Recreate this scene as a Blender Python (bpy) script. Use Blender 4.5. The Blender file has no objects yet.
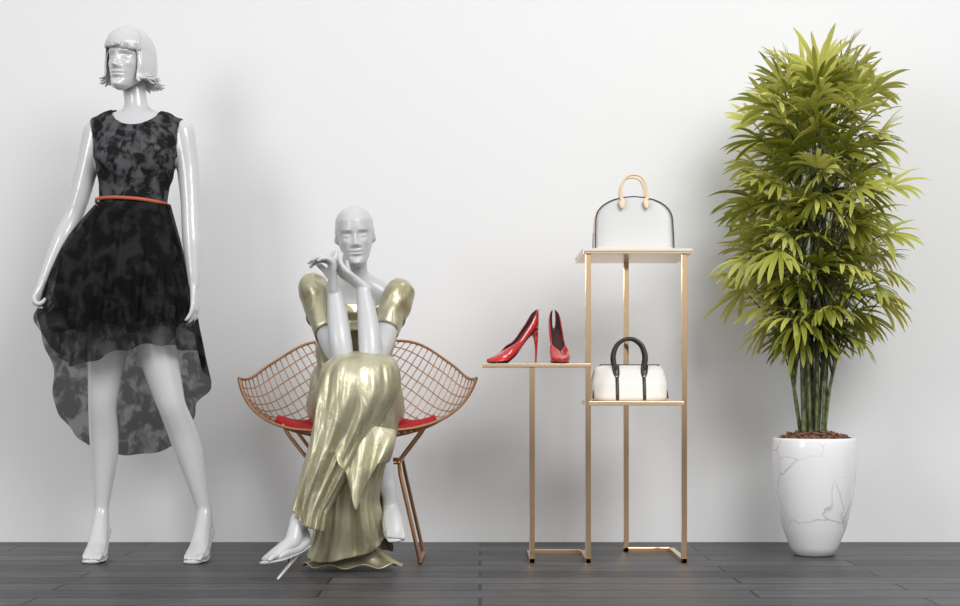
import bpy, bmesh, math, random
import numpy as np
from mathutils import Vector, Matrix
random.seed(7); np.random.seed(7)
ZOOM=(1.0,480,303)
sc=bpy.context.scene
sc.view_settings.view_transform='Standard'
CAMH=0.6; WALLD=5.73; F=1500.0
def P(px,py,d):
    # survey helper: photo measurement + distance (m) -> world metres
    return Vector(((px-480)*d/F, d-WALLD, CAMH-(py-385)*d/F))
# ------------------------------------------------------------ materials
def mat(name,col,rough=0.5,metal=0.0,**kw):
    m=bpy.data.materials.new(name); m.use_nodes=True
    b=m.node_tree.nodes['Principled BSDF']
    b.inputs['Base Color'].default_value=(*col,1); b.inputs['Roughness'].default_value=rough
    b.inputs['Metallic'].default_value=metal
    for k,v in kw.items():
        b.inputs[k.replace('_',' ')].default_value=v
    return m
def nd(m,t,**kw):
    n=m.node_tree.nodes.new(t)
    for k,v in kw.items(): setattr(n,k,v)
    return n
def lk(m,a,b): m.node_tree.links.new(a,b)
def bs(m): return m.node_tree.nodes['Principled BSDF']
def ramp(m,fac,stops):
    r=nd(m,'ShaderNodeValToRGB'); e=r.color_ramp.elements
    while len(e)<len(stops): e.new(0.5)
    for i,(p,c) in enumerate(stops): e[i].position=p; e[i].color=(*c,1) if len(c)==3 else c
    lk(m,fac,r.inputs[0]); return r
def coords(m,scale=(1,1,1)):
    t=nd(m,'ShaderNodeTexCoord'); mp=nd(m,'ShaderNodeMapping'); mp.inputs['Scale'].default_value=scale
    lk(m,t.outputs['Object'],mp.inputs[0]); return mp.outputs[0]
def noise(m,vec,scale,detail=4,dist=0.0,rough=.5):
    n=nd(m,'ShaderNodeTexNoise'); n.inputs['Scale'].default_value=scale; n.inputs['Detail'].default_value=detail
    n.inputs['Distortion'].default_value=dist; n.inputs['Roughness'].default_value=rough
    lk(m,vec,n.inputs['Vector']); return n
def bump(m,h,s,dist=0.01):
    b=nd(m,'ShaderNodeBump'); b.inputs['Strength'].default_value=s; b.inputs['Distance'].default_value=dist
    lk(m,h,b.inputs['Height']); lk(m,b.outputs[0],bs(m).inputs['Normal'])

M_white=mat('mannequin_gloss',(0.58,0.58,0.59),0.18,0,Coat_Weight=0.5,Coat_Roughness=0.08)
M_white2=mat('mannequin_satin',(0.54,0.54,0.55),0.34,0,Coat_Weight=0.3,Coat_Roughness=0.15)
M_wall=mat('wall_paint',(0.80,0.80,0.805),0.9)
v=coords(M_wall); n=noise(M_wall,v,60,3); bump(M_wall,n.outputs[0],0.03,0.002)
M_floor=mat('dark_wood_planks',(0.06,0.06,0.06),0.40)
v=coords(M_floor)
br=nd(M_floor,'ShaderNodeTexBrick'); br.inputs['Scale'].default_value=1.0
br.inputs['Brick Width'].default_value=1.25; br.inputs['Row Height'].default_value=0.15
br.inputs['Mortar Size'].default_value=0.005; br.inputs['Mortar Smooth'].default_value=0.2
br.inputs['Color1'].default_value=(0.034,0.034,0.036,1); br.inputs['Color2'].default_value=(0.078,0.077,0.079,1)
br.inputs['Mortar'].default_value=(0.010,0.010,0.010,1); br.offset=0.37
lk(M_floor,v,br.inputs['Vector'])
v2=coords(M_floor,(1.2,22,1)); n=noise(M_floor,v2,3.0,8,0.8,.7)
r=ramp(M_floor,n.outputs[0],[(0.32,(.35,.35,.35)),(0.68,(1.75,1.75,1.75))])
mx=nd(M_floor,'ShaderNodeMix',data_type='RGBA',blend_type='MULTIPLY'); mx.inputs[0].default_value=1
lk(M_floor,br.outputs['Color'],mx.inputs[6]); lk(M_floor,r.outputs[0],mx.inputs[7]); lk(M_floor,mx.outputs[2],bs(M_floor).inputs['Base Color'])
inv=nd(M_floor,'ShaderNodeMath',operation='SUBTRACT'); inv.inputs[0].default_value=1; lk(M_floor,br.outputs['Fac'],inv.inputs[1]); bump(M_floor,inv.outputs[0],0.8,0.004)
bs(M_floor).inputs['Specular IOR Level'].default_value=0.22
M_copper=mat('copper_wire',(0.50,0.27,0.14),0.35,0.9)
M_rose=mat('polished_gold_metal',(0.93,0.67,0.42),0.09,1.0)
M_shelf=mat('gold_shelf_metal',(0.84,0.62,0.40),0.25,0.75)
M_red=mat('red_cushion',(0.45,0.008,0.012),0.8)
M_redp=mat('red_patent',(0.46,0.006,0.008),0.12,0,Coat_Weight=1.0)
M_inner=mat('shoe_lining',(0.05,0.012,0.012),0.6)
M_blk=mat('black_leather',(0.012,0.012,0.013),0.35)
M_bagw=mat('white_leather',(0.74,0.735,0.70),0.42)
v=coords(M_bagw); n=noise(M_bagw,v,260,3); bump(M_bagw,n.outputs[0],0.25,0.001)
M_bagg=mat('pale_grey_leather',(0.55,0.55,0.54),0.4)
v=coords(M_bagg); n=noise(M_bagg,v,300,2); bump(M_bagg,n.outputs[0],0.2,0.001)
M_tan=mat('tan_leather',(0.78,0.60,0.42),0.45)
M_brass=mat('brass',(0.8,0.6,0.3),0.2,1)
M_belt=mat('coral_belt',(0.45,0.10,0.05),0.5)
M_marble=mat('white_marble',(0.85,0.85,0.86),0.22)
v=coords(M_marble); n=noise(M_marble,v,2.6,6,1.2)
mv=nd(M_marble,'ShaderNodeVectorMath',operation='MULTIPLY_ADD'); mv.inputs[1].default_value=(.22,.22,.22)
lk(M_marble,n.outputs['Color'],mv.inputs[0]); lk(M_marble,v,mv.inputs[2])
vo=nd(M_marble,'ShaderNodeTexVoronoi',feature='DISTANCE_TO_EDGE'); vo.inputs['Scale'].default_value=6.0
lk(M_marble,mv.outputs[0],vo.inputs['Vector'])
r=ramp(M_marble,vo.outputs['Distance'],[(0.0,(.42,.42,.44)),(0.010,(.70,.70,.72)),(0.03,(.84,.84,.85))])
n2=noise(M_marble,v,4,5); r2=ramp(M_marble,n2.outputs[0],[(0.40,(0,0,0)),(0.54,(1,1,1))])
mx=nd(M_marble,'ShaderNodeMix',data_type='RGBA'); lk(M_marble,r2.outputs[0],mx.inputs[0]); lk(M_marble,r.outputs[0],mx.inputs[7]); mx.inputs[6].default_value=(.84,.84,.85,1)
lk(M_marble,mx.outputs[2],bs(M_marble).inputs['Base Color'])
M_soil=mat('bark_mulch',(0.16,0.075,0.04),0.9)
v=coords(M_soil); n=noise(M_soil,v,90,4); r=ramp(M_soil,n.outputs[0],[(0.35,(.05,.02,.01)),(0.65,(.30,.15,.08))]); lk(M_soil,r.outputs[0],bs(M_soil).inputs['Base Color'])
M_cane=mat('palm_cane',(0.10,0.12,0.04),0.6)
v=coords(M_cane,(1,1,1)); n=noise(M_cane,v,40,4); r=ramp(M_cane,n.outputs[0],[(0.35,(.035,.035,.015)),(0.65,(.16,.19,.06))]); lk(M_cane,r.outputs[0],bs(M_cane).inputs['Base Color'])
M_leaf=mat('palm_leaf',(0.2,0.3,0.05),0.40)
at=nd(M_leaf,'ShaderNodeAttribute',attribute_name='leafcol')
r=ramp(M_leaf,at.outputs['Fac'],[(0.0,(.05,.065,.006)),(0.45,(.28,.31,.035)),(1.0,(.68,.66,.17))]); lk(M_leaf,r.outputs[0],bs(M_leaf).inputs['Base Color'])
tr=nd(M_leaf,'ShaderNodeBsdfTranslucent'); lk(M_leaf,r.outputs[0],tr.inputs[0]); ms=nd(M_leaf,'ShaderNodeMixShader'); ms.inputs[0].default_value=0.25
out=M_leaf.node_tree.nodes['Material Output']; lk(M_leaf,bs(M_leaf).outputs[0],ms.inputs[1]); lk(M_leaf,tr.outputs[0],ms.inputs[2]); lk(M_leaf,ms.outputs[0],out.inputs[0])
def chiffon(name,alpha,c1,c2,sc_=26,lo=.40,hi=.62):
    m=mat(name,(0.01,0.01,0.01),0.75)
    v=coords(m,(1,1,.85)); n=noise(m,v,sc_,3,.45,.55)
    mid=tuple(a*.5+b*.5 for a,b in zip(c1,c2))
    r=ramp(m,n.outputs[0],[(lo,c1),((lo+hi)/2,mid),(hi,c2)])
    lk(m,r.outputs[0],bs(m).inputs['Base Color'])
    if alpha<1:
        ra=ramp(m,n.outputs[0],[(lo,(min(1,alpha+.22),)*3),(hi,(alpha,)*3)])
        lk(m,ra.outputs[0],bs(m).inputs['Alpha'])
    bs(m).inputs['Specular IOR Level'].default_value=0.15
    return m
M_bod=chiffon('printed_bodice',1,(.008,.008,.009),(.085,.085,.09),30,.43,.60)
M_skirt=chiffon('sheer_black_chiffon',.62,(.0012,.0012,.0012),(.024,.024,.025),21,.46,.62)
M_slip=mat('black_slip',(0.006,0.006,0.007),0.8)
M_gold=mat('gold_satin',(0.50,0.44,0.24),0.38,0.68)
v=coords(M_gold); n=noise(M_gold,v,4,4,1.0); r=ramp(M_gold,n.outputs[0],[(0.3,(.38,.34,.20)),(0.7,(.66,.63,.46))]); lk(M_gold,r.outputs[0],bs(M_gold).inputs['Base Color'])
n=noise(M_gold,coords(M_gold,(1,1,.5)),18,4,1.8,.5); bump(M_gold,n.outputs[0],0.4,0.010)

# ------------------------------------------------------------ mesh helpers
def cr(pts,n):
    A=np.array(pts,float); k=len(A)
    E=np.vstack([2*A[0]-A[1],A,2*A[-1]-A[-2]])
    o=[]
    for t in np.linspace(0,k-1,n):
        i=min(int(t),k-2); u=t-i
        p0,p1,p2,p3=E[i:i+4]
        o.append(.5*((2*p1)+(-p0+p2)*u+(2*p0-5*p1+4*p2-p3)*u*u+(-p0+3*p1-3*p2+p3)*u**3))
    return np.array(o)
class MB:
    def __init__(s): s.v=[]; s.f=[]; s.m=[]
    def grid(s,rows,closed=True,capa=False,capb=False,mi=0):
        b=len(s.v); nr=len(rows); nc=len(rows[0])
        for r in rows: s.v.extend([tuple(p) for p in r])
        for i in range(nr-1):
            for j in range(nc if closed else nc-1):
                k=(j+1)%nc
                s.f.append((b+i*nc+j,b+i*nc+k,b+(i+1)*nc+k,b+(i+1)*nc+j)); s.m.append(mi)
        if capa: s.f.append(tuple(b+j for j in reversed(range(nc)))); s.m.append(mi)
        if capb: s.f.append(tuple(b+(nr-1)*nc+j for j in range(nc))); s.m.append(mi)
    def tube(s,pts,rad,side=(1,0,0),n=16,seg=4,round_=True,mi=0,exp=1.0):
        rad=[(r,r) if not isinstance(r,(tuple,list)) else r for r in rad]
        A=np.hstack([np.array([tuple(p) for p in pts],float),np.array(rad,float)])
        C=cr(A,(len(pts)-1)*seg+1) if seg>1 else A
        C[:,3:]=np.maximum(C[:,3:],1e-4)
        c=C[:,:3]; rows=[]
        T=np.gradient(c,axis=0); T/=np.linalg.norm(T,axis=1)[:,None]+1e-12
        ext=[]
        if round_:
            for a in (80,60,40,20): ext.append((c[0]-T[0]*C[0,3:].min()*math.sin(math.radians(a)),T[0],C[0,3:]*math.cos(math.radians(a))))
        for i in range(len(c)): ext.append((c[i],T[i],C[i,3:]))
        if round_:
            for a in (20,40,60,80): ext.append((c[-1]+T[-1]*C[-1,3:].min()*math.sin(math.radians(a)),T[-1],C[-1,3:]*math.cos(math.radians(a))))
        X=np.array(side,float)
        for p,t,r in ext:
            x=X-t*np.dot(X,t)
            if np.linalg.norm(x)<1e-3: x=np.cross(t,(0.3,1,0.2))
            x/=np.linalg.norm(x)
            y=np.cross(t,x)
            row=[]
            for k in range(n):
                a=2*math.pi*k/n; ca,sa=math.cos(a),math.sin(a)
                if exp!=1: ca=math.copysign(abs(ca)**exp,ca); sa=math.copysign(abs(sa)**exp,sa)
                row.append(p+x*r[0]*ca+y*r[1]*sa)
            rows.append(row)
        s.grid(rows,True,True,True,mi)
    def ball(s,c,r,n=16,mi=0):
        r=(r,r,r) if not isinstance(r,(tuple,list)) else r; rows=[]
        for i in range(n//2+1):
            a=math.pi*(i+.02)/(n//2+.04)
            rows.append([(c[0]+r[0]*math.sin(a)*math.cos(2*math.pi*k/n),c[1]+r[1]*math.sin(a)*math.sin(2*math.pi*k/n),c[2]-r[2]*math.cos(a)) for k in range(n)])
        s.grid(rows,True,True,True,mi)
    def box(s,a,b,mi=0):
        (x0,y0,z0),(x1,y1,z1)=a,b; k=len(s.v)
        s.v+=[(x0,y0,z0),(x1,y0,z0),(x1,y1,z0),(x0,y1,z0),(x0,y0,z1),(x1,y0,z1),(x1,y1,z1),(x0,y1,z1)]
        for f in [(0,3,2,1),(4,5,6,7),(0,1,5,4),(1,2,6,5),(2,3,7,6),(3,0,4,7)]: s.f.append(tuple(k+i for i in f)); s.m.append(mi)
    def obj(s,name,mats,parent=None,smooth=True,bevel=0,solid=0,soff=0):
        me=bpy.data.meshes.new(name); me.from_pydata(s.v,[],s.f); 
        if not isinstance(mats,(list,tuple)): mats=[mats]
        for m in mats: me.materials.append(m)
        me.polygons.foreach_set('material_index',s.m)
        bm=bmesh.new(); bm.from_mesh(me)
        if solid==0: bmesh.ops.recalc_face_normals(bm,faces=bm.faces)
        bm.to_mesh(me); bm.free()
        me.polygons.foreach_set('use_smooth',[smooth]*len(me.polygons))
        o=bpy.data.objects.new(name,me); sc.collection.objects.link(o)
        if parent: o.parent=parent
        if solid:
            md=o.modifiers.new('solid','SOLIDIFY'); md.thickness=solid; md.offset=soff
        if bevel:
            md=o.modifiers.new('bev','BEVEL'); md.width=bevel; md.segments=2; md.limit_method='ANGLE'
        return o
def empty(name):
    e=bpy.data.objects.new(name,None); sc.collection.objects.link(e); e.empty_display_size=.1; return e
def realize(o):
    dg=bpy.context.evaluated_depsgraph_get(); me=bpy.data.meshes.new_from_object(o.evaluated_get(dg))
    o.modifiers.clear(); o.data=me; return o
def lap(o,it,wfun=None):
    me=o.data; n=len(me.vertices); co=np.empty(n*3); me.vertices.foreach_get('co',co); co=co.reshape(-1,3)
    e=np.empty(len(me.edges)*2,int); me.edges.foreach_get('vertices',e); e=e.reshape(-1,2)
    deg=np.bincount(e.ravel(),minlength=n).astype(float)[:,None]; deg[deg==0]=1
    w=np.ones(n) if wfun is None else wfun(co)
    for k in range(it):
        s=np.zeros_like(co)
        for c in range(3):
            s[:,c]=np.bincount(e[:,0],co[e[:,1],c],n)+np.bincount(e[:,1],co[e[:,0],c],n)
        co+= (w*.6)[:,None]*(s/deg-co)
    me.vertices.foreach_set('co',co.ravel()); me.update()
    return co
def body_from(mb,name,material,voxel,it,wfun,parent):
    o=mb.obj(name,material,parent); md=o.modifiers.new('r','REMESH'); md.mode='VOXEL'; md.voxel_size=voxel
    realize(o)
    if not o.data.materials: o.data.materials.append(material)
    co=lap(o,it,wfun); o.data.polygons.foreach_set('use_smooth',[True]*len(o.data.polygons))
    return o,co
def segdist(co,pts):
    best=np.full(len(co),9.0)
    for (a,ra),(b,rb) in zip(pts[:-1],pts[1:]):
        a=np.array(a);b=np.array(b); d=b-a; t=np.clip(((co-a)@d)/(d@d),0,1)
        best=np.minimum(best,np.linalg.norm(co-(a+t[:,None]*d),axis=1)-(ra+(rb-ra)*t))
    return best
def shell_from(body,mask,off,name,material,parent,disp=None,thick=0.002,relax=0):
    me=body.data; n=len(me.vertices); co=np.empty(n*3); me.vertices.foreach_get('co',co); co=co.reshape(-1,3)
    no=np.empty(n*3); me.vertices.foreach_get('normal',no); no=no.reshape(-1,3)
    o_=off if disp is None else off+disp(co)
    co=co+no*(o_[:,None] if hasattr(o_,'shape') else o_)
    vid=np.full(n,-1); f=[]
    for p in me.polygons:
        vs=list(p.vertices)
        if mask[vs].all(): f.append(vs)
    used=np.unique([i for q in f for i in q]); vid[used]=np.arange(len(used))
    mb=MB(); mb.v=[tuple(c) for c in co[used]]; mb.f=[tuple(int(vid[i]) for i in q) for q in f]; mb.m=[0]*len(f)
    o=mb.obj(name,material,parent,solid=thick,soff=-1)
    if relax: lap(o,relax)
    return o
def hand(mb,W,D,N,side,curl=(25,30,20),spread=4,sc_=1.0,thumb=(0.7,0.7,0.35),tcurl=15,curls=None):
    D=Vector(D).normalized(); N=(Vector(N)-D*Vector(N).dot(D)).normalized(); S=D.cross(N)*side
    W=Vector(W); s=sc_
    mb.tube([W-D*.02*s,W+D*.02*s,W+D*.05*s,W+D*.082*s],[(.021*s,.017*s),(.028*s,.016*s),(.036*s,.014*s),(.037*s,.011*s)],side=S,n=14,seg=3)
    L=[.074,.082,.076,.060]
    for i in range(4):
        o=(1.5-i)*.0195*s
        cc=curl if curls is None else curls[i]
        p=W+D*(.078-.004*abs(i-1.2))*s+S*o; a=math.radians(spread*(1.5-i)); d=(D*math.cos(a)+S*math.sin(a)).normalized()
        ax=d.cross(N).normalized(); pts=[p-d*.02*s,p]; 
        for k,fr in enumerate((.45,.3,.25)):
            d=(Matrix.Rotation(math.radians(cc[k]),3,ax)@d).normalized()
            p=p+d*L[i]*fr*s; pts.append(p)
        mb.tube(pts,[.0095*s,.0098*s,.0088*s,.008*s,.0065*s],side=ax,n=10,seg=3)
    t0=W+D*.02*s+S*.022*s; d=(D*thumb[0]+S*thumb[1]+N*thumb[2]).normalized(); ax=d.cross(D*.7+N).normalized()
    pts=[t0,t0+d*.035*s]; p=pts[-1]
    for k in range(2):
        d=(Matrix.Rotation(math.radians(tcurl),3,ax)@d).normalized(); p=p+d*(.03,.024)[k]*s; pts.append(p)
    mb.tube(pts,[.014*s,.0115*s,.0100*s,.0075*s],side=ax,n=10,seg=3)
def foot(mb,shoe,A,Fd,U,h=.15,s=1.0,heel_end=None):
    Fd=Vector(Fd).normalized(); U=Vector(U); U=(U-Fd*U.dot(Fd)).normalized(); S=Fd.cross(U); A=Vector(A)
    q=lambda f,u,l=0: A+Fd*f*s+U*(u-h)*s+S*l*s
    mb.tube([q(0,h+.02),q(.012,h-.02),q(.040,h-.058),q(.080,h-.100 if h>.13 else .045),q(.12,.034),q(.150,.024)],[.026*s,(.029*s,.034*s),(.031*s,.030*s),(.034*s,.023*s),(.036*s,.016*s),(.033*s,.011*s)],side=S,n=16,seg=3)
    mb.tube([q(0,h-.005),q(-.022,h-.045),q(.0,h-.062)],[.025*s,.025*s,.023*s],side=S,n=12,seg=2)
    for i in range(5):
        l=(-.027+.0138*i); ln=[.040,.037,.034,.029,.024][i]
        r=[.0100,.0076,.0072,.007,.0066][i]
        mb.tube([q(.14,.024,l),q(.14+ln*.5,.024,l),q(.14+ln,.016,l*.97)],[r*s,r*s,r*.85*s],side=S,n=8,seg=2)
    hu=h-.062
    shoe.tube([q(-.020,hu+.004),q(.020,hu-.016),q(.060,max(.030,hu-.048)),q(.10,.028),q(.135,.020)],[(.030*s,.024*s),(.031*s,.024*s),(.034*s,.024*s),(.040*s,.023*s),(.039*s,.017*s)],side=S,n=20,seg=5)
    shoe.tube([q(-.03,hu-.018),q(.02,hu-.034),q(.08,.012),q(.13,.007),q(.178,.007)],[(.024*s,.005*s),(.026*s,.005*s),(.036*s,.006*s),(.040*s,.007*s),(.030*s,.007*s)],side=S,n=14,seg=4)
    he=heel_end if heel_end is not None else q(-.040,.002)
    a0=q(-.028,hu-.010)
    shoe.tube([a0,(a0*.72+Vector(he)*.28),he],[(.019*s,.017*s),.009*s,.0050*s],side=S,n=10,seg=4)
def head(mb,loc,rot,s=1.0,ears=True):
    rot=rot.to_3x3() ; loc=Vector(loc)
    zs=np.array([-.116,-.112,-.10,-.085,-.07,-.05,-.03,0,.03,.06,.085,.10,.108,.111])
    w=np.array([.004,.017,.033,.043,.050,.057,.063,.069,.0725,.0695,.056,.038,.018,.002])
    fr=np.array([-.066,-.078,-.088,-.087,-.085,-.088,-.087,-.086,-.091,-.087,-.068,-.045,-.022,-.004])
    bk=np.array([-.05,-.035,-.012,.016,.040,.062,.078,.092,.099,.094,.070,.045,.022,.0])
    Z=np.unique(np.concatenate([np.linspace(-.116,-.1,12),np.linspace(-.1,.085,80),np.linspace(.085,.111,16)]))
    def sm(y):
        v=np.interp(Z,zs,y); 
        for _ in range(4): v[1:-1]=(v[:-2]+v[1:-1]*2+v[2:])/4
        return v
    W,Fr,Bk=sm(w),sm(fr),sm(bk)
    rows=[]; n=120; g=lambda x,sg: math.exp(-(x/sg)**2)
    for i,z in enumerate(Z):
        row=[]; mid=(Fr[i]*.35+Bk[i]*.65)
        for k in range(n):
            a=2*math.pi*k/n; cx_=math.sin(a); cy_=-math.cos(a)
            x=W[i]*math.copysign(abs(cx_)**.88,cx_)
            y=mid+(mid-Fr[i])*cy_ if cy_<0 else mid+(Bk[i]-mid)*cy_
            if cy_<0:
                f=-cy_; ax=abs(x)
                if -.046<z<.022:
                    am=np.interp(z,[-.044,-.038,-.030,-.015,.005,.022],[0,.012,.024,.016,.006,0]); sg=np.interp(z,[-.04,-.028,-.01,.02],[.0125,.011,.0072,.008])
                    y-=am*g(x,sg)
                y-=.006*g(ax-.013,.006)*g(z+.034,.006)
                y+=.013*g(ax-.029,.015)*g(z-.004,.012)*f
                y-=.0085*g(ax-.030,.0115)*g(z-.001,.0068)
                y+=.004*g(ax-.030,.014)*g(z-.0100,.0020)
                y+=.002*g(ax-.030,.012)*g(z+.0075,.0018)
                y-=.004*g(ax-.030,.02)*g(z-.021,.006)
                y-=.005*g(ax-.043,.014)*g(z+.022,.014)
                y-=.0075*g(x,.017)*g(z+.0535,.0045)
                y-=.0085*g(x,.015)*g(z+.0650,.0050)
                y+=.0060*g(x,.022)*g(z+.0590,.0019)
                y+=.004*g(x,.02)*g(z+.0760,.005)
                y-=.006*g(x,.016)*g(z+.097,.011)
            row.append(loc+rot@(Vector((x,y,z))*s))
        rows.append(row)
    mb.grid(rows,True,True,True)
    if ears:
        for sd in (-1,1):
            pts=[]; 
            for a in np.linspace(-2.2,2.0,10):
                pts.append(loc+rot@(Vector((sd*(.0690+.003*math.sin(a)),.020-.010*math.cos(a),-.004+.023*math.sin(a)))*s))
            mb.tube(pts,[.0030*s]*10,side=(0,0,1),n=8,seg=2)
            mb.tube([loc+rot@(Vector((sd*.060,.014,-.006))*s),loc+rot@(Vector((sd*.0665,.018,-.004))*s)],[(.009*s,.021*s)]*2,side=rot@Vector((0,1,0)),n=14,seg=1)

# ------------------------------------------------------------ room
mb=MB(); mb.box((-6,0,-.0),(6,.12,3.6)); wall=mb.obj('wall_back',M_wall,smooth=False)
mb=MB(); mb.box((-6,-7.5,-.1),(6,.12,0)); fl=mb.obj('floor',M_floor,smooth=False)

# ------------------------------------------------------------ standing mannequin
D0=5.2
def X0(px): return (px-480)*D0/F
def Z0(py): return CAMH-(py-385)*D0/F
K=D0/F
man=empty('female_mannequin')
mb=MB(); shoe=MB()
Q=lambda px,py,o=0: Vector((X0(px),D0-WALLD+o,Z0(py)))
mb.tube([Q(137,122,.01),Q(137,140),Q(136,160,-.005),Q(134,182),Q(133,205,.0),Q(132,235,.005),Q(132,265,.01),Q(133,290,.01),Q(134,312,.01)],
 [(29*K,.055),(40*K,.085),(39*K,.098),(34*K,.088),(31*K,.078),(39*K,.098),(46*K,.112),(46*K,.112),(38*K,.095)],side=(1,0,0),n=32,seg=4)
for x in (117,155): mb.ball(Q(x,160,-.055),(.056,.05,.052))
mb.tube([Q(133,84,.012),Q(135,100,.01),Q(137,120,.01)],[.043,.040,.052],n=20,seg=4)
mb.tube([Q(96,129,.01),Q(116,123,.01),Q(137,118,.01),Q(158,124,.01),Q(181,131,.01)],[(.041,.041),(.040,.045),(.042,.055),(.040,.045),(.041,.041)],side=(0,0,1),n=20,seg=4)
armL=[(Q(95,131,.01),.044),(Q(87,165,.01),.040),(Q(79,196,.01),.036),(Q(72,217,.01),.033),(Q(63,240,-.01),.034),(Q(53,266,-.03),.026),(Q(48,281,-.04),.020)]
armR=[(Q(182,132,.01),.044),(Q(187,165,.01),.040),(Q(190,200,.0),.035),(Q(191,220,-.01),.033),(Q(193,245,-.02),.033),(Q(195,272,-.03),.024),(Q(196,286,-.035),.019)]
for a in (armL,armR): mb.tube([p for p,r in a],[r for p,r in a],n=18,seg=5)
hand(mb,Q(47,283,-.042),(-.22,-.15,-1),(.9,-.25,0),-1,curls=[(45,60,40),(50,60,40),(50,65,40),(55,65,40)],thumb=(.8,.3,.6),sc_=.96)
hand(mb,Q(196,289,-.035),(.06,-.1,-1),(-1,.1,0),1,curl=(14,18,12),sc_=.92,thumb=(.85,.45,.2))
legL=[(Q(113,300,.01),.088),(Q(109,335,.0),.078),(Q(106,365,-.005),.063),(Q(104,395,-.012),.053),(Q(103,408,-.01),.049),(Q(103,432,.012),.051),(Q(103,455,.02),.048),(Q(102,485,.015),.035),(Q(101,508,.01),.027),(Q(101,516,.01),.027)]
legR=[(Q(152,300,.01),.088),(Q(157,338,-.01),.078),(Q(163,366,-.03),.065),(Q(171,395,-.04),.054),(Q(175,408,-.04),.049),(Q(183,432,-.01),.051),(Q(190,455,.0),.048),(Q(198,485,.0),.035),(Q(204,508,.0),.027),(Q(205,516,.0),.027)]
for a in (legL,legR): mb.tube([p for p,r in a],[r for p,r in a],n=22,seg=5)
foot(mb,shoe,Q(101,515,.01),(.05,-1,0),(0,0,1),h=Z0(515))
foot(mb,shoe,Q(205,515,.0),(-.06,-1,0),(0,0,1),h=Z0(515))
hz=[Q(46,300,-.04),Q(197,305,-.04)]
def wf(co):
    w=np.ones(len(co))
    for h in hz:
        d=np.linalg.norm(co-np.array(h),axis=1); w=np.minimum(w,np.clip((d-.10)/.08,.06,1))
    w=np.minimum(w,np.clip((co[:,2]-.06)/.1,.1,1)); return w
body,co=body_from(mb,'body',M_white,0.0040,26,wf,man)
shoe.obj('pumps',M_white,man)
hm=MB(); hc=Q(130,62,-.015); hrot=Matrix.Rotation(math.radians(-17),4,'Z')@Matrix.Rotation(math.radians(3),4,'Y')
head(hm,hc,hrot,.95,False); hm.obj('head',M_white,man)
# hair: smooth cap underneath, layered tapering locks on top that turn out softly at the ends
hb=MB(); R3=hrot.to_3x3()
def hp(a,t,zend,r0=1.0,flick=0.0):
    if t<.45:
        th=t/.45*math.pi/2; rr=math.sin(th); z=.016+.098*math.cos(th)
        if zend>0: z=.036+.078*math.cos(th)
    else:
        u=(t-.45)/.55; zz0=.036 if zend>0 else .016; z=zz0+(zend-zz0)*u
        fr_=1 if zend>0 else 0
        rr=1+(.05 if not fr_ else .0)*math.sin(min(1,u*1.3)*math.pi)+flick*max(0,u-.62)**1.7
        z+=flick*.05*max(0,u-.8)
    x=.0800*rr*r0*math.sin(a); y=-(.096 if math.cos(a)>0 else .106)*rr*r0*math.cos(a)
    return Vector(hc)+R3@(Vector((x,y+(.014 if zend<0 else 0),z+.006))*.95)
rows=[]
for j in range(34):
    row=[]
    for i in range(160):
        a=2*math.pi*i/160; sa=(a+math.pi)%(2*math.pi)-math.pi; fr=1/(1+math.exp((abs(sa)-1.02)/.06))
        p0=hp(a,j/33,-.090,.975,.7); p1=hp(a,j/33,.033,.98); row.append(p0.lerp(p1,fr))
    rows.append(row)
hb.grid(rows,True,True,False)
rl=random.Random(11)
for layer in range(2):
    for i in range(52):
        a=2*math.pi*(i+.5*layer)/52; sa=(a+math.pi)%(2*math.pi)-math.pi; front=abs(sa)<.95
        zend=(.026+.018*(.5-.5*math.sin(sa*1.6+.4))+rl.uniform(-.003,.003)) if front else -.098+rl.uniform(-.012,.012)
        fk=0 if front else rl.uniform(1.0,1.8)*(1.3 if sa>0 else .9)
        drift=rl.uniform(-.06,.06)+(.20 if front else .06*math.sin(a*2))
        pts=[];rd=[]
        ph_=rl.uniform(0,6)
        for k in range(15):
            t=.06+.94*k/14
            aa=a+drift*(t-.2)+ (0 if front else .06*math.sin(t*8+ph_)*t)
            pts.append(hp(aa,t,zend,1.0+.010*layer,fk)); w_=.0112*math.sin(math.pi*min(1,.15+t*.60))**.6*(1 if k<13 else (.8 if k==13 else .4)); rd.append((w_,.0036*(1 if k<14 else .5)))
        rr_=R3@Vector((math.cos(a),math.sin(a),0))
        hb.tube(pts,rd,side=rr_,n=8,seg=2)
hb.obj('bob_hair',M_white,man)
# bodice
dx=co[:,0]-X0(137); z=co[:,2]; y=co[:,1]-(D0-WALLD)
dl=np.minimum(segdist(co,[(tuple(p),r) for p,r in armL[1:]]),segdist(co,[(tuple(p),r) for p,r in armR[1:]]))
neck=np.where(y<.015, Z0(128)+ (np.abs(dx)/.084)**2.6*(.062), Z0(118)+(np.abs(dx)/.084)**2*.035)
arm_w=np.interp(z,[Z0(175),Z0(160),Z0(150),Z0(135),Z0(115)],[.2,.150,.146,.152,.163])
mask=(z<neck)&(z>Z0(210))&(np.abs(dx)<arm_w)&((dl>.006)|(z>Z0(152)))&(z<Z0(106))
def dsp(c): return .0015*np.sin(c[:,0]*60+8*np.sin(c[:,2]*14))-.006*np.clip((np.abs(c[:,0]-X0(137))-.11)/.03,0,1)
bod=shell_from(body,mask,.010,'dress_bodice',M_bod,man,dsp,.003,relax=8)
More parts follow.
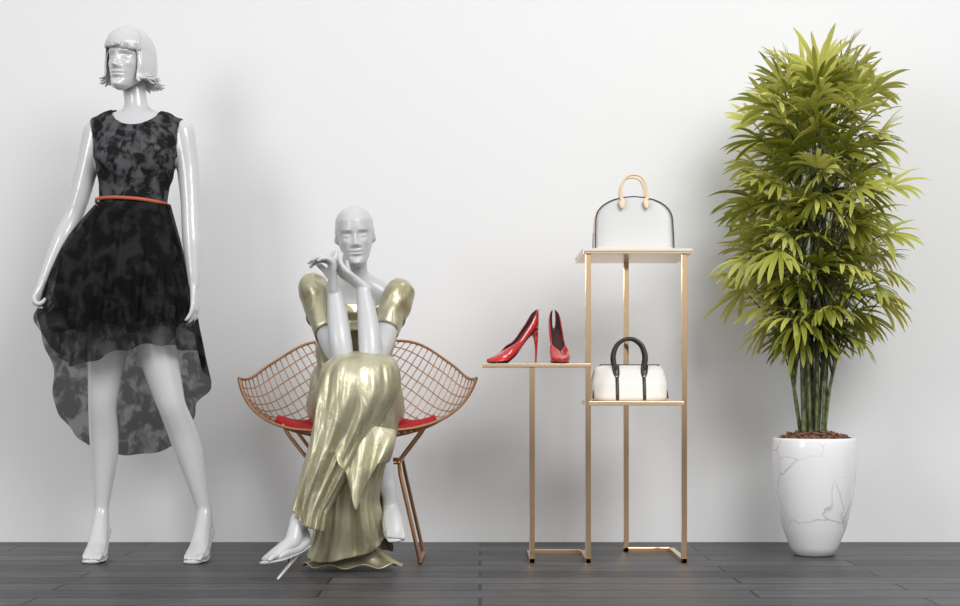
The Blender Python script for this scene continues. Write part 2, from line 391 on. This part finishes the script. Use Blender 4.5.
# belt
bl=MB(); pts=[]
for a in np.linspace(0,2*math.pi,61)[:-1]:
    pts.append([(X0(133)+.127*math.sin(a)*(1+r0), D0-WALLD-.0-.096*math.cos(a)*(1+r0), Z0(204)+zz-.008*math.sin(a)+.010*math.cos(a)) for zz,r0 in ((-.0055,0),(-.0055,.025),(.0055,.025),(.0055,0))])
pts.append(pts[0]); bl.grid(pts,True); bl.obj('belt',M_belt,man)
# skirt
ctrl=[(0,126,354,-.20),(35,163,345,-.18),(70,192,350,-.10),(90,205,356,-.02),(118,203,380,.12),(150,176,440,.21),(180,132,459,.24),(208,88,455,.22),(232,60,438,.17),(252,45,395,.09),(268,41,335,.0),(279,41,303,-.05),(290,47,325,-.08),(305,64,358,-.12),(330,90,368,-.18)]
def per(idx,a):
    xs=[c[0] for c in ctrl]; v=[c[idx] for c in ctrl]
    xs=[x-360 for x in xs]+xs+[x+360 for x in xs]; v=v*3
    return sum(np.interp(a+da,xs,v) for da in (-5,-2.5,0,2.5,5))/5
def bul(a): return .5-.5*math.sin(a)
def skirt(name,material,amp,short,NA=420,NT=54):
    sk=MB(); rows=[]
    for j in range(NT):
        t=j/(NT-1); row=[]
        for i in range(NA):
            ad=360*i/NA; a=math.radians(ad)
            hx,hy,ho=per(1,ad),per(2,ad),per(3,ad)
            sx_,sy_=(.130,.098) if not short else (.126,.095)
            w=Vector((X0(133)+sx_*math.sin(a),D0-WALLD-sy_*math.cos(a),Z0(205)))
            H=Q(hx,hy,ho); 
            if short:
                lim=328+5*math.sin(a*5)
                if hy>lim: f=(lim-205)/(hy-205); H=w.lerp(H,f)
                H.x=X0(133)+(H.x-X0(133))*.97; H.y=(D0-WALLD)+(H.y-(D0-WALLD))*.93
            p=w.lerp(H,t); rad=Vector((math.sin(a),-math.cos(a),0))
            B=math.sin(math.pi*min(1,t*1.15))*.034*(.15+.85*bul(a))
            p+=rad*(B+.018*math.exp(-((a-0)/1.0)**2)*math.sin(math.pi*min(1,t*1.3)) - (.008 if short else 0))
            fo=(math.sin(a*9+.8*math.sin(a*3+1)+t*.8)+.6*math.sin(a*17+2+t*1.5)+.35*math.sin(a*31+t*3)) if not short else (math.sin(a*8+2+t)+.6*math.sin(a*15+t*2))
            p+=rad*(amp*fo*min(1,t*1.3))
            p.z+=.005*math.sin(a*14+1)*t
            row.append(p)
        rows.append(row)
    sk.grid(rows,True); return sk.obj(name,material,man)
skirt('dress_skirt',M_skirt,.012,False)
skirt('dress_skirt_underlayer',M_skirt,.008,True)
sl=MB(); rows=[]
for j in range(16):
    t=j/15; row=[]
    for i in range(80):
        a=2*math.pi*i/80
        rx=np.interp(t,[0,.4,1],[.118,.166,.178]); ry=np.interp(t,[0,.4,1],[.09,.13,.140])
        rr=1+.02*math.sin(a*10)*t
        row.append((X0(133)+rx*rr*math.sin(a),D0-WALLD-ry*rr*math.cos(a),Z0(205+(318-205)*t)))
    rows.append(row)
sl.grid(rows,True); sl.obj('dress_slip',M_slip,man)

# ------------------------------------------------------------ wire chair
ch=empty('wire_lounge_chair'); cx=(357-480)*5.15/F; cy=5.15-WALLD
tt=cr([[-1,-.34,.465],[-.6,-.22,.43],[-.2,-.04,.415],[.1,.10,.44],[.35,.19,.545],[.65,.25,.68],[1,.31,.76]],60)
SQ,SY,SZ=tt[:,0],tt[:,1],tt[:,2]
def shell(p,q,dz=0):
    z_=float(np.interp(q,SQ,SZ)); y_=float(np.interp(q,SQ,SY)); ap=abs(p)
    return Vector((cx+.41*math.copysign(math.sin(ap*1.288)/math.sin(1.288),p), cy+y_-.03*ap**2, z_+.200*ap**2.1+.22*ap*max(0,q)+dz))
wm=MB(); N=25
for k in range(N):
    c=-1+2*k/(N-1); rad=.0052 if k in (0,N-1) else .0021
    l1=[];l2=[]
    for s in np.linspace(-1,1,33):
        u,v_=c,s; l1.append(shell((u-v_)/2,(u+v_)/2)); u,v_=s,c; l2.append(shell((u-v_)/2,(u+v_)/2))
    wm.tube(l1,[rad]*33,n=6,seg=1,round_=False); wm.tube(l2,[rad]*33,n=6,seg=1,round_=False)
wm.obj('wire_shell',M_copper,ch)
cm=MB(); rows=[]
for u in np.linspace(-.54,.54,24):
    rows.append([shell((u-v_)/2,(u+v_)/2-.16,.014) for v_ in np.linspace(-.54,.54,24)])
cm.grid(rows,False); cm.obj('seat_cushion',M_red,ch,solid=.032,soff=0)
lm=MB()
for s in (-1,1):
    for (yt,yb) in ((-.14,-.13),(.12,.16)):
        lm.tube([(cx+s*.235,cy+yt,.465),(cx+s*.215,cy+yt,.43),(cx+s*.15,cy+yt*.9,.345),(cx+s*.155,cy+yb,.30),(cx+s*.222,cy+yb,.008)],[.0065]*5,n=8,seg=1)
    lm.tube([(cx+s*.222,cy-.13,.008),(cx+s*.222,cy+.16,.008)],[.0065]*2,n=8,seg=1)
    lm.tube([(cx+s*.15,cy-.13,.34),(cx+s*.15,cy+.11,.34)],[.0065]*2,n=8,seg=1)
for yy in (-.12,.10): lm.tube([(cx-.15,cy+yy,.34),(cx+.15,cy+yy,.34)],[.0065]*2,n=8,seg=1)
lm.obj('chair_legs',M_copper,ch)

# ------------------------------------------------------------ seated mannequin
sm=empty('female_mannequin'); mb=MB(); shoe=MB()
mb.tube([P(356,412,5.20),P(355,388,5.19),P(355,362,5.17),P(355,335,5.14),P(355,310,5.11),P(355,292,5.08)],[(.155,.105),(.15,.11),(.12,.09),(.125,.10),(.135,.095),(.095,.06)],n=30,seg=4)
mb.tube([P(322,297,5.08),P(340,288,5.07),P(355,283,5.06),P(371,288,5.07),P(390,299,5.08)],[.042,.042,.05,.042,.042],side=(0,0,1),n=18,seg=4)
for x in (338,372): mb.ball(P(x,322,5.03),(.055,.05,.05))
mb.tube([P(355,286,5.07),P(355,272,5.04),P(355,256,5.02)],[.052,.042,.044],n=18,seg=4)
sL=[(P(321,298,5.08),.046),(P(325,322,4.97),.043),(P(333,345,4.88),.039),(P(342,358,4.82),.036),(P(340,340,4.82),.039),(P(337,312,4.85),.033),(P(334,288,4.87),.022)]
sR=[(P(391,300,5.08),.046),(P(387,324,4.97),.043),(P(380,348,4.88),.039),(P(371,362,4.81),.036),(P(370,342,4.82),.039),(P(367,314,4.85),.033),(P(363,289,4.87),.022)]
for a in (sL,sR): mb.tube([p for p,r in a],[r for p,r in a],n=18,seg=5)
hand(mb,P(362,286,4.87),(-.80,-.08,.58),(.35,.3,.8),1,curls=[(10,25,20),(12,28,22),(14,30,25),(18,32,25)],sc_=1.0,thumb=(.8,.3,.4))
hand(mb,P(333,284,4.85),(-.06,-.12,1),(-.9,-.3,.1),-1,curls=[(75,35,20),(66,35,20),(56,35,25),(48,40,25)],sc_=.95,thumb=(.7,.6,.4))
tL=[(P(337,408,5.18),.085),(P(343,392,4.98),.075),(P(349,386,4.82),.060),(P(350,390,4.75),.053),(P(342,415,4.73),.050),(P(330,457,4.71),.045),(P(313,500,4.70),.034),(P(301,524,4.69),.026)]
tR=[(P(376,408,5.18),.085),(P(374,392,4.98),.075),(P(370,386,4.84),.060),(P(370,390,4.80),.053),(P(372,415,4.80),.050),(P(378,448,4.82),.045),(P(385,478,4.83),.034),(P(388,492,4.83),.027)]
for a in (tL,tR): mb.tube([p for p,r in a],[r for p,r in a],n=20,seg=4)
foot(mb,shoe,P(298,525,4.69),(-.55,-.70,-.05),(-.15,0,1),h=.115,s=.88,heel_end=P(278,580,4.615)+Vector((0,0,.004)))
foot(mb,shoe,P(389,490,4.83),(.14,-.62,-.42),(.0,-.5,.85),h=.10,s=.88)
hz2=[P(340,270,4.85),P(322,262,4.83)]
def wf2(co):
    w=np.ones(len(co))
    for h in hz2:
        d=np.linalg.norm(co-np.array(h),axis=1); w=np.minimum(w,np.clip((d-.09)/.08,.06,1))
    return np.minimum(w,np.clip((co[:,2]-.17)/.1,.1,1))
body2,co=body_from(mb,'body',M_white2,0.0040,22,wf2,sm)
shoe.obj('pumps',M_white,sm)
hm=MB(); head(hm,P(355,236,5.0),Matrix.Rotation(math.radians(5),4,'Z')@Matrix.Rotation(math.radians(5),4,'X')@Matrix.Rotation(math.radians(-4),4,'Y'),.90); hm.obj('head',M_white2,sm)
z=co[:,2]; y=co[:,1]
dl=np.minimum(segdist(co,[(tuple(p),r) for p,r in sL[1:]]),segdist(co,[(tuple(p),r) for p,r in sR[1:]]))
ztop=P(0,309,5.08).z+.02*np.cos((co[:,0]-cx)*20)
mask=(z<ztop)&(dl>.012)&(z>.36)
mask&=~((y<4.93-WALLD)&(z<.575))
gold=shell_from(body2,mask,.014,'gown_bodice',M_gold,sm,lambda c:.004*np.sin(c[:,0]*45+c[:,2]*50+5*np.sin(c[:,1]*15)),.004,relax=6)
# off-shoulder sleeves
gs=MB()
for s,pts in ((1,[P(311,281,5.05),P(314,292,5.03),P(320,308,5.0),P(328,334,4.93)]),(-1,[P(402,286,5.05),P(398,298,5.03),P(391,314,5.0),P(385,332,4.95)])):
    rows=[]; C=cr([tuple(p) for p in pts],24)
    for j,c in enumerate(C):
        t=j/23; T_=Vector(C[min(j+1,23)]-C[max(j-1,0)]).normalized(); x=(Vector((1,0,0))-T_*T_.x).normalized(); yv=T_.cross(x)
        r=np.interp(t,[0,.12,.5,.85,1],[.040,.054,.060,.052,.048]); row=[]
        for k in range(60):
            a=2*math.pi*k/60; rr=r*(1+.035*math.sin(a*3+t*6)+.02*math.sin(a*7-t*9)+.03*math.sin(t*16+a))
            row.append(Vector(c)+x*rr*math.cos(a)*.85+yv*rr*math.sin(a)*1.15)
        rows.append(row)
    gs.grid(rows,True)
rows=[]
for j in range(12):
    t=j/11; row=[]
    for k in range(40):
        u=k/39; px=314+(398-314)*u; sag=math.sin(math.pi*u)
        row.append(P(px,292+20*sag+t*24*(1-.2*sag),5.02-.06*sag-.010*math.sin(t*7+u*3)))
    rows.append(row)
gs.grid(rows,False)
gs.obj('gown_sleeves',M_gold,sm,solid=.004)
# hanging back part of the skirt
def drape(E,n,fold,amp0,liftf,gk,ex=.72):
    EC=cr(E,n); rows=[]; NA=420
    for j in range(n):
        py,l,r,d,rd=EC[j]; t=j/(n-1); row=[]
        for i in range(NA):
            a=2*math.pi*i/NA
            z_=P(0,py,d).z+liftf(a,t); z_=max(z_,.008+.004*math.sin(a*9))
            f=fold(a,t); amp=amp0*min(1,.12+t*1.5)
            x0=((l+r)/2-480)*d/F; hw=(r-l)/2*d/F
            sx_=math.copysign(abs(math.sin(a))**ex,math.sin(a)); cy_=math.copysign(abs(math.cos(a))**ex,math.cos(a))
            row.append((x0+(hw-.004)*sx_+amp*.5*f*math.sin(a),d-WALLD-rd*cy_-amp*f*1.3*math.cos(a),z_))
        rows.append(row)
    gk.grid(rows,True,True,False)
gk=MB()
drape([(352,345,378,4.86,.06),(358,332,394,4.84,.11),(370,322,400,4.82,.14),(390,319,401,4.82,.14),(415,318,399,4.83,.14),(440,318,395,4.84,.14),(470,318,388,4.86,.14),(500,317,383,4.88,.15),(525,314,388,4.90,.16),(545,309,394,4.92,.165),(556,306,397,4.93,.17)],100,
  lambda a,t:.55*(1-2*abs(math.sin(a*3.0+2.2*t))**.8)+.40*math.sin(a*8-3*t+math.sin(a*2))+.25*math.sin(a*15+4*t)+.12*math.sin(a*27+9*t),.020,
  lambda a,t:((.5+.5*math.cos(a-math.pi*.35))**8*.08+.006*math.sin(a*5+.6))*max(0,(t-.5)/.5)**2,gk)
# front part wrapped round the crossed leg, running down to the planted shoe
drape([(354,350,374,4.78,.05),(360,332,392,4.77,.10),(372,322,398,4.76,.125),(392,318,398,4.75,.13),(415,314,388,4.74,.12),(440,309,372,4.73,.105),(465,303,357,4.72,.092),(490,297,341,4.715,.078),(508,294,330,4.71,.066),(522,293,326,4.705,.062)],90,
  lambda a,t:.5*(1-2*abs(math.sin(a*2.5-3.6*t+.9))**.8)+.42*math.sin(a*7-6.5*t+math.sin(a*2+t*3))+.22*math.sin(a*13+7*t)+.09*math.sin(a*25-11*t+2*math.sin(t*7)),.016,
  lambda a,t:(.5+.5*math.cos(a+math.pi*.5))**3*.035*max(0,(t-.7)/.3)-.03*(.5+.5*math.cos(a-math.pi*.5))*max(0,(t-.7)/.3),gk,.85)
# waterfall cowl folded over the front
rows=[]
for j in range(40):
    t=j/39; row=[]
    for k in range(60):
        u=k/59
        x=np.interp(u,[0,.35,.7,1],[334,352,378,396]); 
        top=np.interp(u,[0,.5,1],[446,424,430]); bot=np.interp(u,[0,.15,.38,.55,.75,1],[468,474,512,484,464,462])
        py=top+(bot-top)*t; px=x-(u-.5)*14*t*t
        d=4.62+.05*u-.012*math.sin(u*math.pi)-.013*math.sin(u*15+t*2.5)*(.4+t)+.04*(1-t)**2+.02*abs(u-.5)
        row.append(P(px,py,d))
    rows.append(row)
gk.grid(rows,False)
# train pooled on the floor
rows=[]
for j in range(24):
    t=j/23; row=[]
    for k in range(80):
        u=k/79; a=math.pi*(.02+.96*u)
        r=.02+.130*t; x=(353-480)*4.9/F+r*1.1*math.cos(a); y_=4.88-WALLD-r*.6*math.sin(a)
        z_=.012+.15*(1-t)**1.7+.007*(1+math.sin(u*27+t*3))*t
        row.append((x,y_,z_))
    rows.append(row)
gk.grid(rows,False)
gk.obj('gown_skirt',M_gold,sm,solid=.003)

# ------------------------------------------------------------ display stand
st=empty('display_stand'); g=MB(); yf=5.05-WALLD; h=.0095
def leg(px,d,ztop): 
    x=(px-480)*d/F; y_=d-WALLD; g.box((x-h,y_-h,0.0),(x+h,y_+h,ztop)); return x,y_
zT=1.0545; zL=.545; zS=.672
A_=leg(532,5.06,zS-.012); B_=leg(588,5.06,zT-.014); C_=leg(684,5.06,zT-.014); D_=leg(626,5.40,zT-.014)
def bar(a,b,z0=0,z1=.016):
    g.box((min(a[0],b[0])-h,min(a[1],b[1])-h,z0),(max(a[0],b[0])+h,max(a[1],b[1])+h,z1))
yk=5.33-WALLD
bar(A_,(A_[0],yk)); bar(B_,(B_[0],yk)); bar((A_[0],yk),(B_[0],yk))
bar(D_,(C_[0],D_[1])); bar((C_[0],D_[1]),C_)
g.obj('frame',M_rose,st,smooth=False,bevel=.0015)
g=MB(); g.box((.346,yf-.01,zT-.014),(.712,5.43-WALLD,zT)); g.obj('top_shelf',[M_shelf],st,smooth=False,bevel=.0015)
g=MB(); g.box((.366,yf-.005,zL-.014),(.687,5.40-WALLD,zL-.0)); g.obj('lower_shelf',[M_shelf],st,smooth=False,bevel=.0015)
g=MB(); g.box((.007,yf-.01,zS-.012),(.372,5.33-WALLD,zS)); g.obj('shoe_shelf',[M_shelf],st,smooth=False,bevel=.0015)
g=MB(); g.box((.345,yf-.014,zT-.004),(.713,5.432-WALLD,zT+.004)); g.obj('top_panel',[M_bagw],st,smooth=False)

# ------------------------------------------------------------ shoes
def pump(loc,yaw,s=1.0):
    root=empty('red_stiletto_shoe'); m=MB(); NS=44; NC=28; rows=[]
    L=.212; TX=[0,.10,.32,.5,.75,.92,1]; TZ=[.006,.003,.003,.030,.092,.121,.128]
    for j in range(NS):
        t=j/(NS-1); x=L*t
        zb=np.interp(t,TX,TZ)
        w=np.interp(t,[0,.03,.1,.25,.4,.6,.8,.93,1],[.002,.009,.020,.036,.036,.027,.026,.023,.008])
        ht=np.interp(t,[0,.05,.2,.34,.45,.6,.8,.92,1],[.010,.016,.030,.048,.046,.034,.042,.064,.070])
        A=np.interp(t,[0,.30,.38,.46,.6,.9,1],[3.14,3.14,2.55,2.2,2.1,2.12,2.2])
        row=[]
        for k in range(NC):
            a=-A+2*A*k/(NC-1); sx=math.sin(a); cz=-math.cos(a)
            yy=w*math.copysign(abs(sx)**.75,sx)*(1 if cz<0 else (1-.25*cz))
            zz=zb+ht*.5+ht*.5*math.copysign(abs(cz)**(.6),cz)
            if A<3.1: 
                zz=zb+ht*min(1,(math.copysign(abs(cz)**.6,cz)+1)/(1+abs(math.cos(A))**.6*(1 if A>1.57 else -1)))
            row.append((x,yy,zz))
        rows.append(row)
    R=np.array(rows)
    for _ in range(4): R[1:-1]=(R[:-2]+2*R[1:-1]+R[2:])/4
    m.grid(R,False); up=m.obj('upper',[M_redp,M_inner],root,solid=.003,soff=-1); up.modifiers['solid'].material_offset=1
    s2=MB(); pts=[];rd=[]
    for t in np.linspace(.03,.98,24):
        pts.append((L*t,0,np.interp(t,TX,TZ))); rd.append((np.interp(t,[0,.03,.1,.25,.4,.6,.8,.93,1],[.002,.009,.019,.034,.032,.022,.024,.021,.008]),.0028))
    s2.tube(pts,rd,side=(0,1,0),n=12,seg=1); s2.obj('sole',M_blk,root)
    s3=MB(); s3.tube([(L*.92,0,.118),(L*.955,0,.095),(L*.965,0,.055),(L*.955,0,.005)],[(.019,.016),(.010,.009),(.0048,.0045),(.0036,.0034)],side=(0,1,0),n=14,seg=5,round_=False); s3.obj('heel',M_redp,root)
    root.location=loc; root.rotation_euler=(0,0,yaw); root.scale=(s,)*3
    return root
pump(Vector(((487-480)*5.1/F,5.13-WALLD,zS+.001)),math.radians(30),.97)
pump(Vector(((563-480)*5.07/F,5.07-WALLD,zS+.001)),math.radians(96),.97)

# ------------------------------------------------------------ handbags
def bagbody(m,prof,exps=.35,n=64,mi=0):
    rows=[]
    for z_,w,d_ in prof:
        rows.append([(w*math.copysign(abs(math.cos(a))**exps,math.cos(a)),d_*math.copysign(abs(math.sin(a))**exps,math.sin(a)),z_) for a in [2*math.pi*(k+.5)/n for k in range(n)]])
    m.grid(rows,True,True,True,mi)
db=empty('dome_handbag'); m=MB(); H=.188; prof=[]
def dw(t): return .136*(np.interp(t,[0,.25,.5],[1.0,1.0,.985]) if t<.5 else .985*(1-((t-.5)/.5)**2.6)**(.5)+.0)
def dd(t): return .062*(1-.55*t)
for t in list(np.linspace(0,.9,26))+[.93,.955,.975,.988,.996,1]: prof.append((H*t,max(dw(t),.03),dd(t)))
bagbody(m,prof,.28); m.obj('body',M_bagg,db)
m=MB(); bagbody(m,[(0,.137,.064),(.010,.1375,.064),(.013,.1365,.062)],.28); m.obj('base_trim',M_tan,db)
m=MB()
for s in (-1,1):
    arc=[(-dw(t)*.985,s*dd(t)*.98,H*t) for t in np.linspace(0.06,.985,24)]+[(0,s*dd(1)*.98,H*1.002)]+[(dw(t)*.985,s*dd(t)*.98,H*t) for t in np.linspace(.985,.06,24)]
    m.tube(arc,[.0022]*len(arc),side=(0,1,0),n=6,seg=1)
m.obj('piping',M_blk,db)
m=MB()
for s in (-1,1):
    pts=[(-.042,s*.045,H-.035),(-.044,s*.040,H-.005),(-.042,s*.036,H+.035),(-.026,s*.034,H+.066),(0,s*.034,H+.074),(.026,s*.034,H+.066),(.042,s*.036,H+.035),(.044,s*.040,H-.005),(.042,s*.045,H-.035)]
    m.tube(pts,[.0042]*9,side=(0,1,0),n=10,seg=5)
    for sx in (-1,1): m.tube([(sx*.042,s*.045,H-.008),(sx*.042,s*.048,H-.024),(sx*.042,s*.0505,H-.040)],[(.008,.003),(.012,.003),(.006,.003)],side=(1,0,0),n=10,seg=3)
m.obj('handles',M_tan,db)
m=MB(); arc=[(-dw(t)*1.003,0,H*t+.001) for t in np.linspace(0.3,.98,16)]+[(0,0,H+.001)]+[(dw(t)*1.003,0,H*t+.001) for t in np.linspace(.98,.3,16)]
m.tube(arc,[(.005,.002)]*len(arc),side=(0,1,0),n=6,seg=1)
for sx in (-1,1): m.ball((sx*.048,-.049,H-.012),.0035,8)
m.obj('zip',M_brass,db)
db.location=((633-480)*5.18/F,5.18-WALLD,zT+.0045)
bb=empty('bowling_handbag'); m=MB(); H=.122; prof=[]
for t in list(np.linspace(0,.8,18))+[.86,.91,.95,.98,1]:
    w=np.interp(t,[0,.08,.5,.85,.95,1],[.122,.131,.133,.122,.112,.095]); d_=np.interp(t,[0,.08,.5,.9,1],[.066,.072,.060,.034,.020]); prof.append((H*t,w,d_))
bagbody(m,prof,.42); m.obj('body',M_bagw,bb)
m=MB()
def bd(z_): t=z_/H; return float(np.interp(t,[0,.08,.5,.9,1],[.066,.072,.060,.034,.020]))
for s in (-1,1):
    for sx in (-1,1):
        m.tube([(sx*.046,s*(bd(z_)+.0005),z_) for z_ in np.linspace(.004,H*.9,10)],[(.0060,.0022)]*10,side=(1,0,0),n=8,seg=2)
        m.tube([(sx*.046,s*.046,H*.66),(sx*.048,s*.040,H*.82),(sx*.05,s*.036,H*1.0)],[(.012,.004)]*3,side=(1,0,0),n=8,seg=2)
    pts=[(-.050,s*.038,H*.9),(-.055,s*.032,H+.03),(-.044,s*.026,H+.066),(-.022,s*.022,H+.086),(0,s*.021,H+.091),(.022,s*.022,H+.086),(.044,s*.026,H+.066),(.055,s*.032,H+.03),(.050,s*.038,H*.9)]
    m.tube(pts,[.0068]*9,side=(0,1,0),n=10,seg=5)
for sx in (-1,1): m.tube([(sx*.126,-.05,.012),(sx*.118,-.036,H*.6),(sx*.108,-.012,H*.90)],[.004]*3,n=6,seg=3)
m.tube([(-.10,-.002,H+.001),(.10,-.002,H+.001)],[(.004,.003)]*2,side=(0,1,0),n=6,seg=2)
m.obj('handles_and_straps',M_blk,bb)
m=MB()
for sx in (-1,1):
    for s in (-1,1): m.ball((sx*.047,s*.047,H*.68),.005,10)
m.obj('rivets',M_brass,bb)
bb.location=((629-480)*5.17/F,5.17-WALLD,zL+.0005)

# ------------------------------------------------------------ potted palm
pp=empty('potted_lady_palm'); DC=5.29; pc=Vector(((814-480)*DC/F,DC-WALLD,0)); HR=CAMH-(439-385)*5.15/F
m=MB(); rows=[]
prof=[(0,0.001),(.0,.055),(.004,.070),(.03,.084),(.10,.112),(.18,.131),(.26,.143),(.33,.1475),(.38,.1475),(HR-.008,.1445),(HR,.142),(HR,.131),(HR-.03,.129)]
for z_,r in prof: rows.append([(pc.x+r*math.cos(2*math.pi*k/64),pc.y+r*math.sin(2*math.pi*k/64),z_) for k in range(64)])
m.grid(rows,True,True,False); m.obj('marble_planter',M_marble,pp)
m=MB(); rows=[]
for r in np.linspace(.001,.130,14): rows.append([(pc.x+r*math.cos(2*math.pi*k/60),pc.y+r*math.sin(2*math.pi*k/60),HR-.012+.030*(1-(r/.13)**2)+random.uniform(-.005,.005)) for k in range(60)])
m.grid(rows,True,True,False)
for _ in range(160):
    a=random.uniform(0,6.28); r=.12*math.sqrt(random.random()); c=Vector((pc.x+r*math.cos(a),pc.y+r*math.sin(a),HR-.006+.030*(1-(r/.13)**2))); d=Vector((random.uniform(-1,1),random.uniform(-1,1),random.uniform(-.3,.5))).normalized()*random.uniform(.006,.014)
    m.tube([c-d,c+d],[.004,.003],n=5,seg=1)
m.obj('mulch',M_soil,pp)
m=MB(); canes=[]
for i in range(13):
    a=i*2.4; r=.010+.038*math.sqrt(i/13); top=random.uniform(.85,1.55) if i>3 else random.uniform(1.48,1.64)
    lean=.02+.065*random.random()
    a2=a+random.uniform(-.4,.4)
    p0=Vector((pc.x+r*math.cos(a),pc.y+r*math.sin(a),HR-.02)); p3=Vector((p0.x+lean*math.cos(a2),p0.y+lean*.8*math.sin(a2),top))
    p1=p0.lerp(p3,.35)+Vector((random.uniform(-.012,.012),random.uniform(-.012,.012),0)); p2=p0.lerp(p3,.7)+Vector((random.uniform(-.012,.012),random.uniform(-.012,.012),0))
    C=cr([tuple(p) for p in (p0,p1,p2,p3)],14); canes.append(C)
    rr=random.uniform(.0055,.009)
    m.tube(C,[rr*(1-.4*k/13)*(1+.12*(k%2)) for k in range(14)],n=8,seg=2)
lv=[];lf=[];lc=[]
def leaflet(o,d,nrm,L,w,droop,col):
    base=len(lv); NSg=8; sd=d.cross(nrm).normalized(); p=Vector(o); dd_=Vector(d)
    for j in range(NSg+1):
        t=j/NSg; ww=w*np.interp(t,[0,.15,.45,.78,.93,1],[.22,.55,1,.88,.48,.08])
        up=sd.cross(dd_).normalized()
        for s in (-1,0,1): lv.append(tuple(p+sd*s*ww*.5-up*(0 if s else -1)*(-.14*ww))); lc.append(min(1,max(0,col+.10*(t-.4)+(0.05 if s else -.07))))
        dd_=(dd_+Vector((0,0,-1))*droop*(.25+1.2*t)/NSg).normalized(); p=p+dd_*L/NSg
    for j in range(NSg):
        for s in (0,1):
            k=base+j*3+s; lf.append((k,k+1,k+4,k+3))
zc=lambda py: CAMH-(py-385)*DC/F
envz=[zc(385),zc(365),zc(345),zc(300),zc(255),zc(200),zc(140),zc(95),zc(65),zc(45)]
envr=[50,68,84,102,114,108,102,88,68,48]; envr=[r*DC/F for r in envr]
NL=250
for i in range(NL):
    f=(i+.5)/NL; py=352-(352-88)*f**.95+random.uniform(-10,10); z_=zc(py)
    a=i*2.39996+random.uniform(-.6,.6); R=float(np.interp(z_,envz,envr))*random.uniform(.82,1.05); k=random.random()**.55
    L=random.uniform(.14,.215)*(1-.06*f)
    rb=max(.015,(R*(.2+.85*k)-L*.80)); 
    base=Vector((pc.x+rb*math.cos(a),pc.y+rb*.85*math.sin(a),z_+.04))
    C=min(canes,key=lambda C:(abs(C[-1][2]-z_-0)+2*math.hypot(C[-1][0]-base.x,C[-1][1]-base.y)) if C[-1][2]>z_-.25 else 9+abs(C[-1][2]-z_))
    zs_=z_-random.uniform(.08,.2); j=int(np.argmin(abs(C[:,2]-zs_))); s0=Vector(C[j])
    out_=Vector((math.cos(a),math.sin(a),0))
    if (base-s0).length>.02: m.tube([s0,s0.lerp(base,.5)+Vector((0,0,.015)),base],[.003,.0025,.002],n=5,seg=3,round_=False)
    elev=np.interp(f,[0,.5,.85,1],[-.15,.15,.55,1.05])+random.uniform(-.5,.4)+(1-k)*.5
    D=(out_*math.cos(elev)+Vector((0,0,math.sin(elev)))).normalized()
    S_=D.cross(Vector((0,0,1))).normalized(); Nn=S_.cross(D).normalized()
    ro=Matrix.Rotation(random.uniform(-.8,.8),3,D); S_=ro@S_; Nn=ro@Nn
    nl=random.choice([7,8,8,9,9]); col=random.uniform(.18,.88)+.45*(k-.60)+.12*f; dr=random.uniform(.9,2.1)*(1-.45*f); step=random.uniform(16,20)  # random leaf tone, plus crown shade inside and top light painted into it
    for q in range(nl):
        th=math.radians((q-(nl-1)/2)*step+random.uniform(-3,3)); ll=L*(1-.22*abs(th)/1.4)*random.uniform(.82,1.08)
        d=(D*math.cos(th)+S_*math.sin(th)).normalized()
        d=(d+Nn*random.uniform(-.14,.18)).normalized()
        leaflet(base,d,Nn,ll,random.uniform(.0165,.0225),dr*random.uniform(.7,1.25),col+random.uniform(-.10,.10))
m.obj('canes',M_cane,pp)
for i,(x,y_,z_) in enumerate(lv):
    if y_>-.02: lv[i]=(x,-.02,z_)
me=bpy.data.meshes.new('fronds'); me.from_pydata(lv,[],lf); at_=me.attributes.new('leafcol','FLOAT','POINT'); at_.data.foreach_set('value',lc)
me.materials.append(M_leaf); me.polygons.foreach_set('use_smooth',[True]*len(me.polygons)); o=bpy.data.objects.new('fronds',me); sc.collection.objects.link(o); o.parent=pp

# ------------------------------------------------------------ lights, world, camera
def area(name,loc,tgt,size,power,col=(1,1,1)):
    l=bpy.data.lights.new(name,'AREA'); l.shape='RECTANGLE'; l.size=size[0]; l.size_y=size[1]; l.energy=power; l.color=col
    o=bpy.data.objects.new(name,l); sc.collection.objects.link(o); o.location=loc; o.rotation_euler=(Vector(tgt)-Vector(loc)).to_track_quat('-Z','Y').to_euler(); return o
area('softbox_key',(2.0,-4.6,3.8),(.0,-.1,.9),(2.4,2.4),180,(1,.998,.995))
area('softbox_fill',(-3.2,-4.8,2.4),(-.4,-.3,1.0),(1.2,2.2),68,(.98,.99,1))
w=bpy.data.worlds.new('studio'); sc.world=w; w.use_nodes=True; nt=w.node_tree; bg=nt.nodes['Background']
tc=nt.nodes.new('ShaderNodeTexCoord'); sx=nt.nodes.new('ShaderNodeSeparateXYZ'); rp=nt.nodes.new('ShaderNodeValToRGB')
ma=nt.nodes.new('ShaderNodeMath'); ma.operation='MULTIPLY_ADD'; ma.inputs[1].default_value=.5; ma.inputs[2].default_value=.5
nt.links.new(tc.outputs['Generated'],sx.inputs[0]); nt.links.new(sx.outputs['Z'],ma.inputs[0]); nt.links.new(ma.outputs[0],rp.inputs[0])
e=rp.color_ramp.elements; e[0].position=.47; e[0].color=(.16,.16,.17,1); e[1].position=.545; e[1].color=(.95,.95,.95,1)
x_=e.new(.85); x_.color=(1,1,1,1)
nt.links.new(rp.outputs[0],bg.inputs[0]); bg.inputs[1].default_value=.82
c=bpy.data.cameras.new('camera'); co_=bpy.data.objects.new('camera',c); sc.collection.objects.link(co_); co_.location=(0,-WALLD,CAMH); co_.rotation_euler=(math.pi/2,0,0)
zk,zx,zy=ZOOM
c.sensor_width=36; c.lens=36*F/960*zk; c.shift_y=(385-zy)/960*zk; c.shift_x=(zx-480)/960*zk; sc.camera=co_
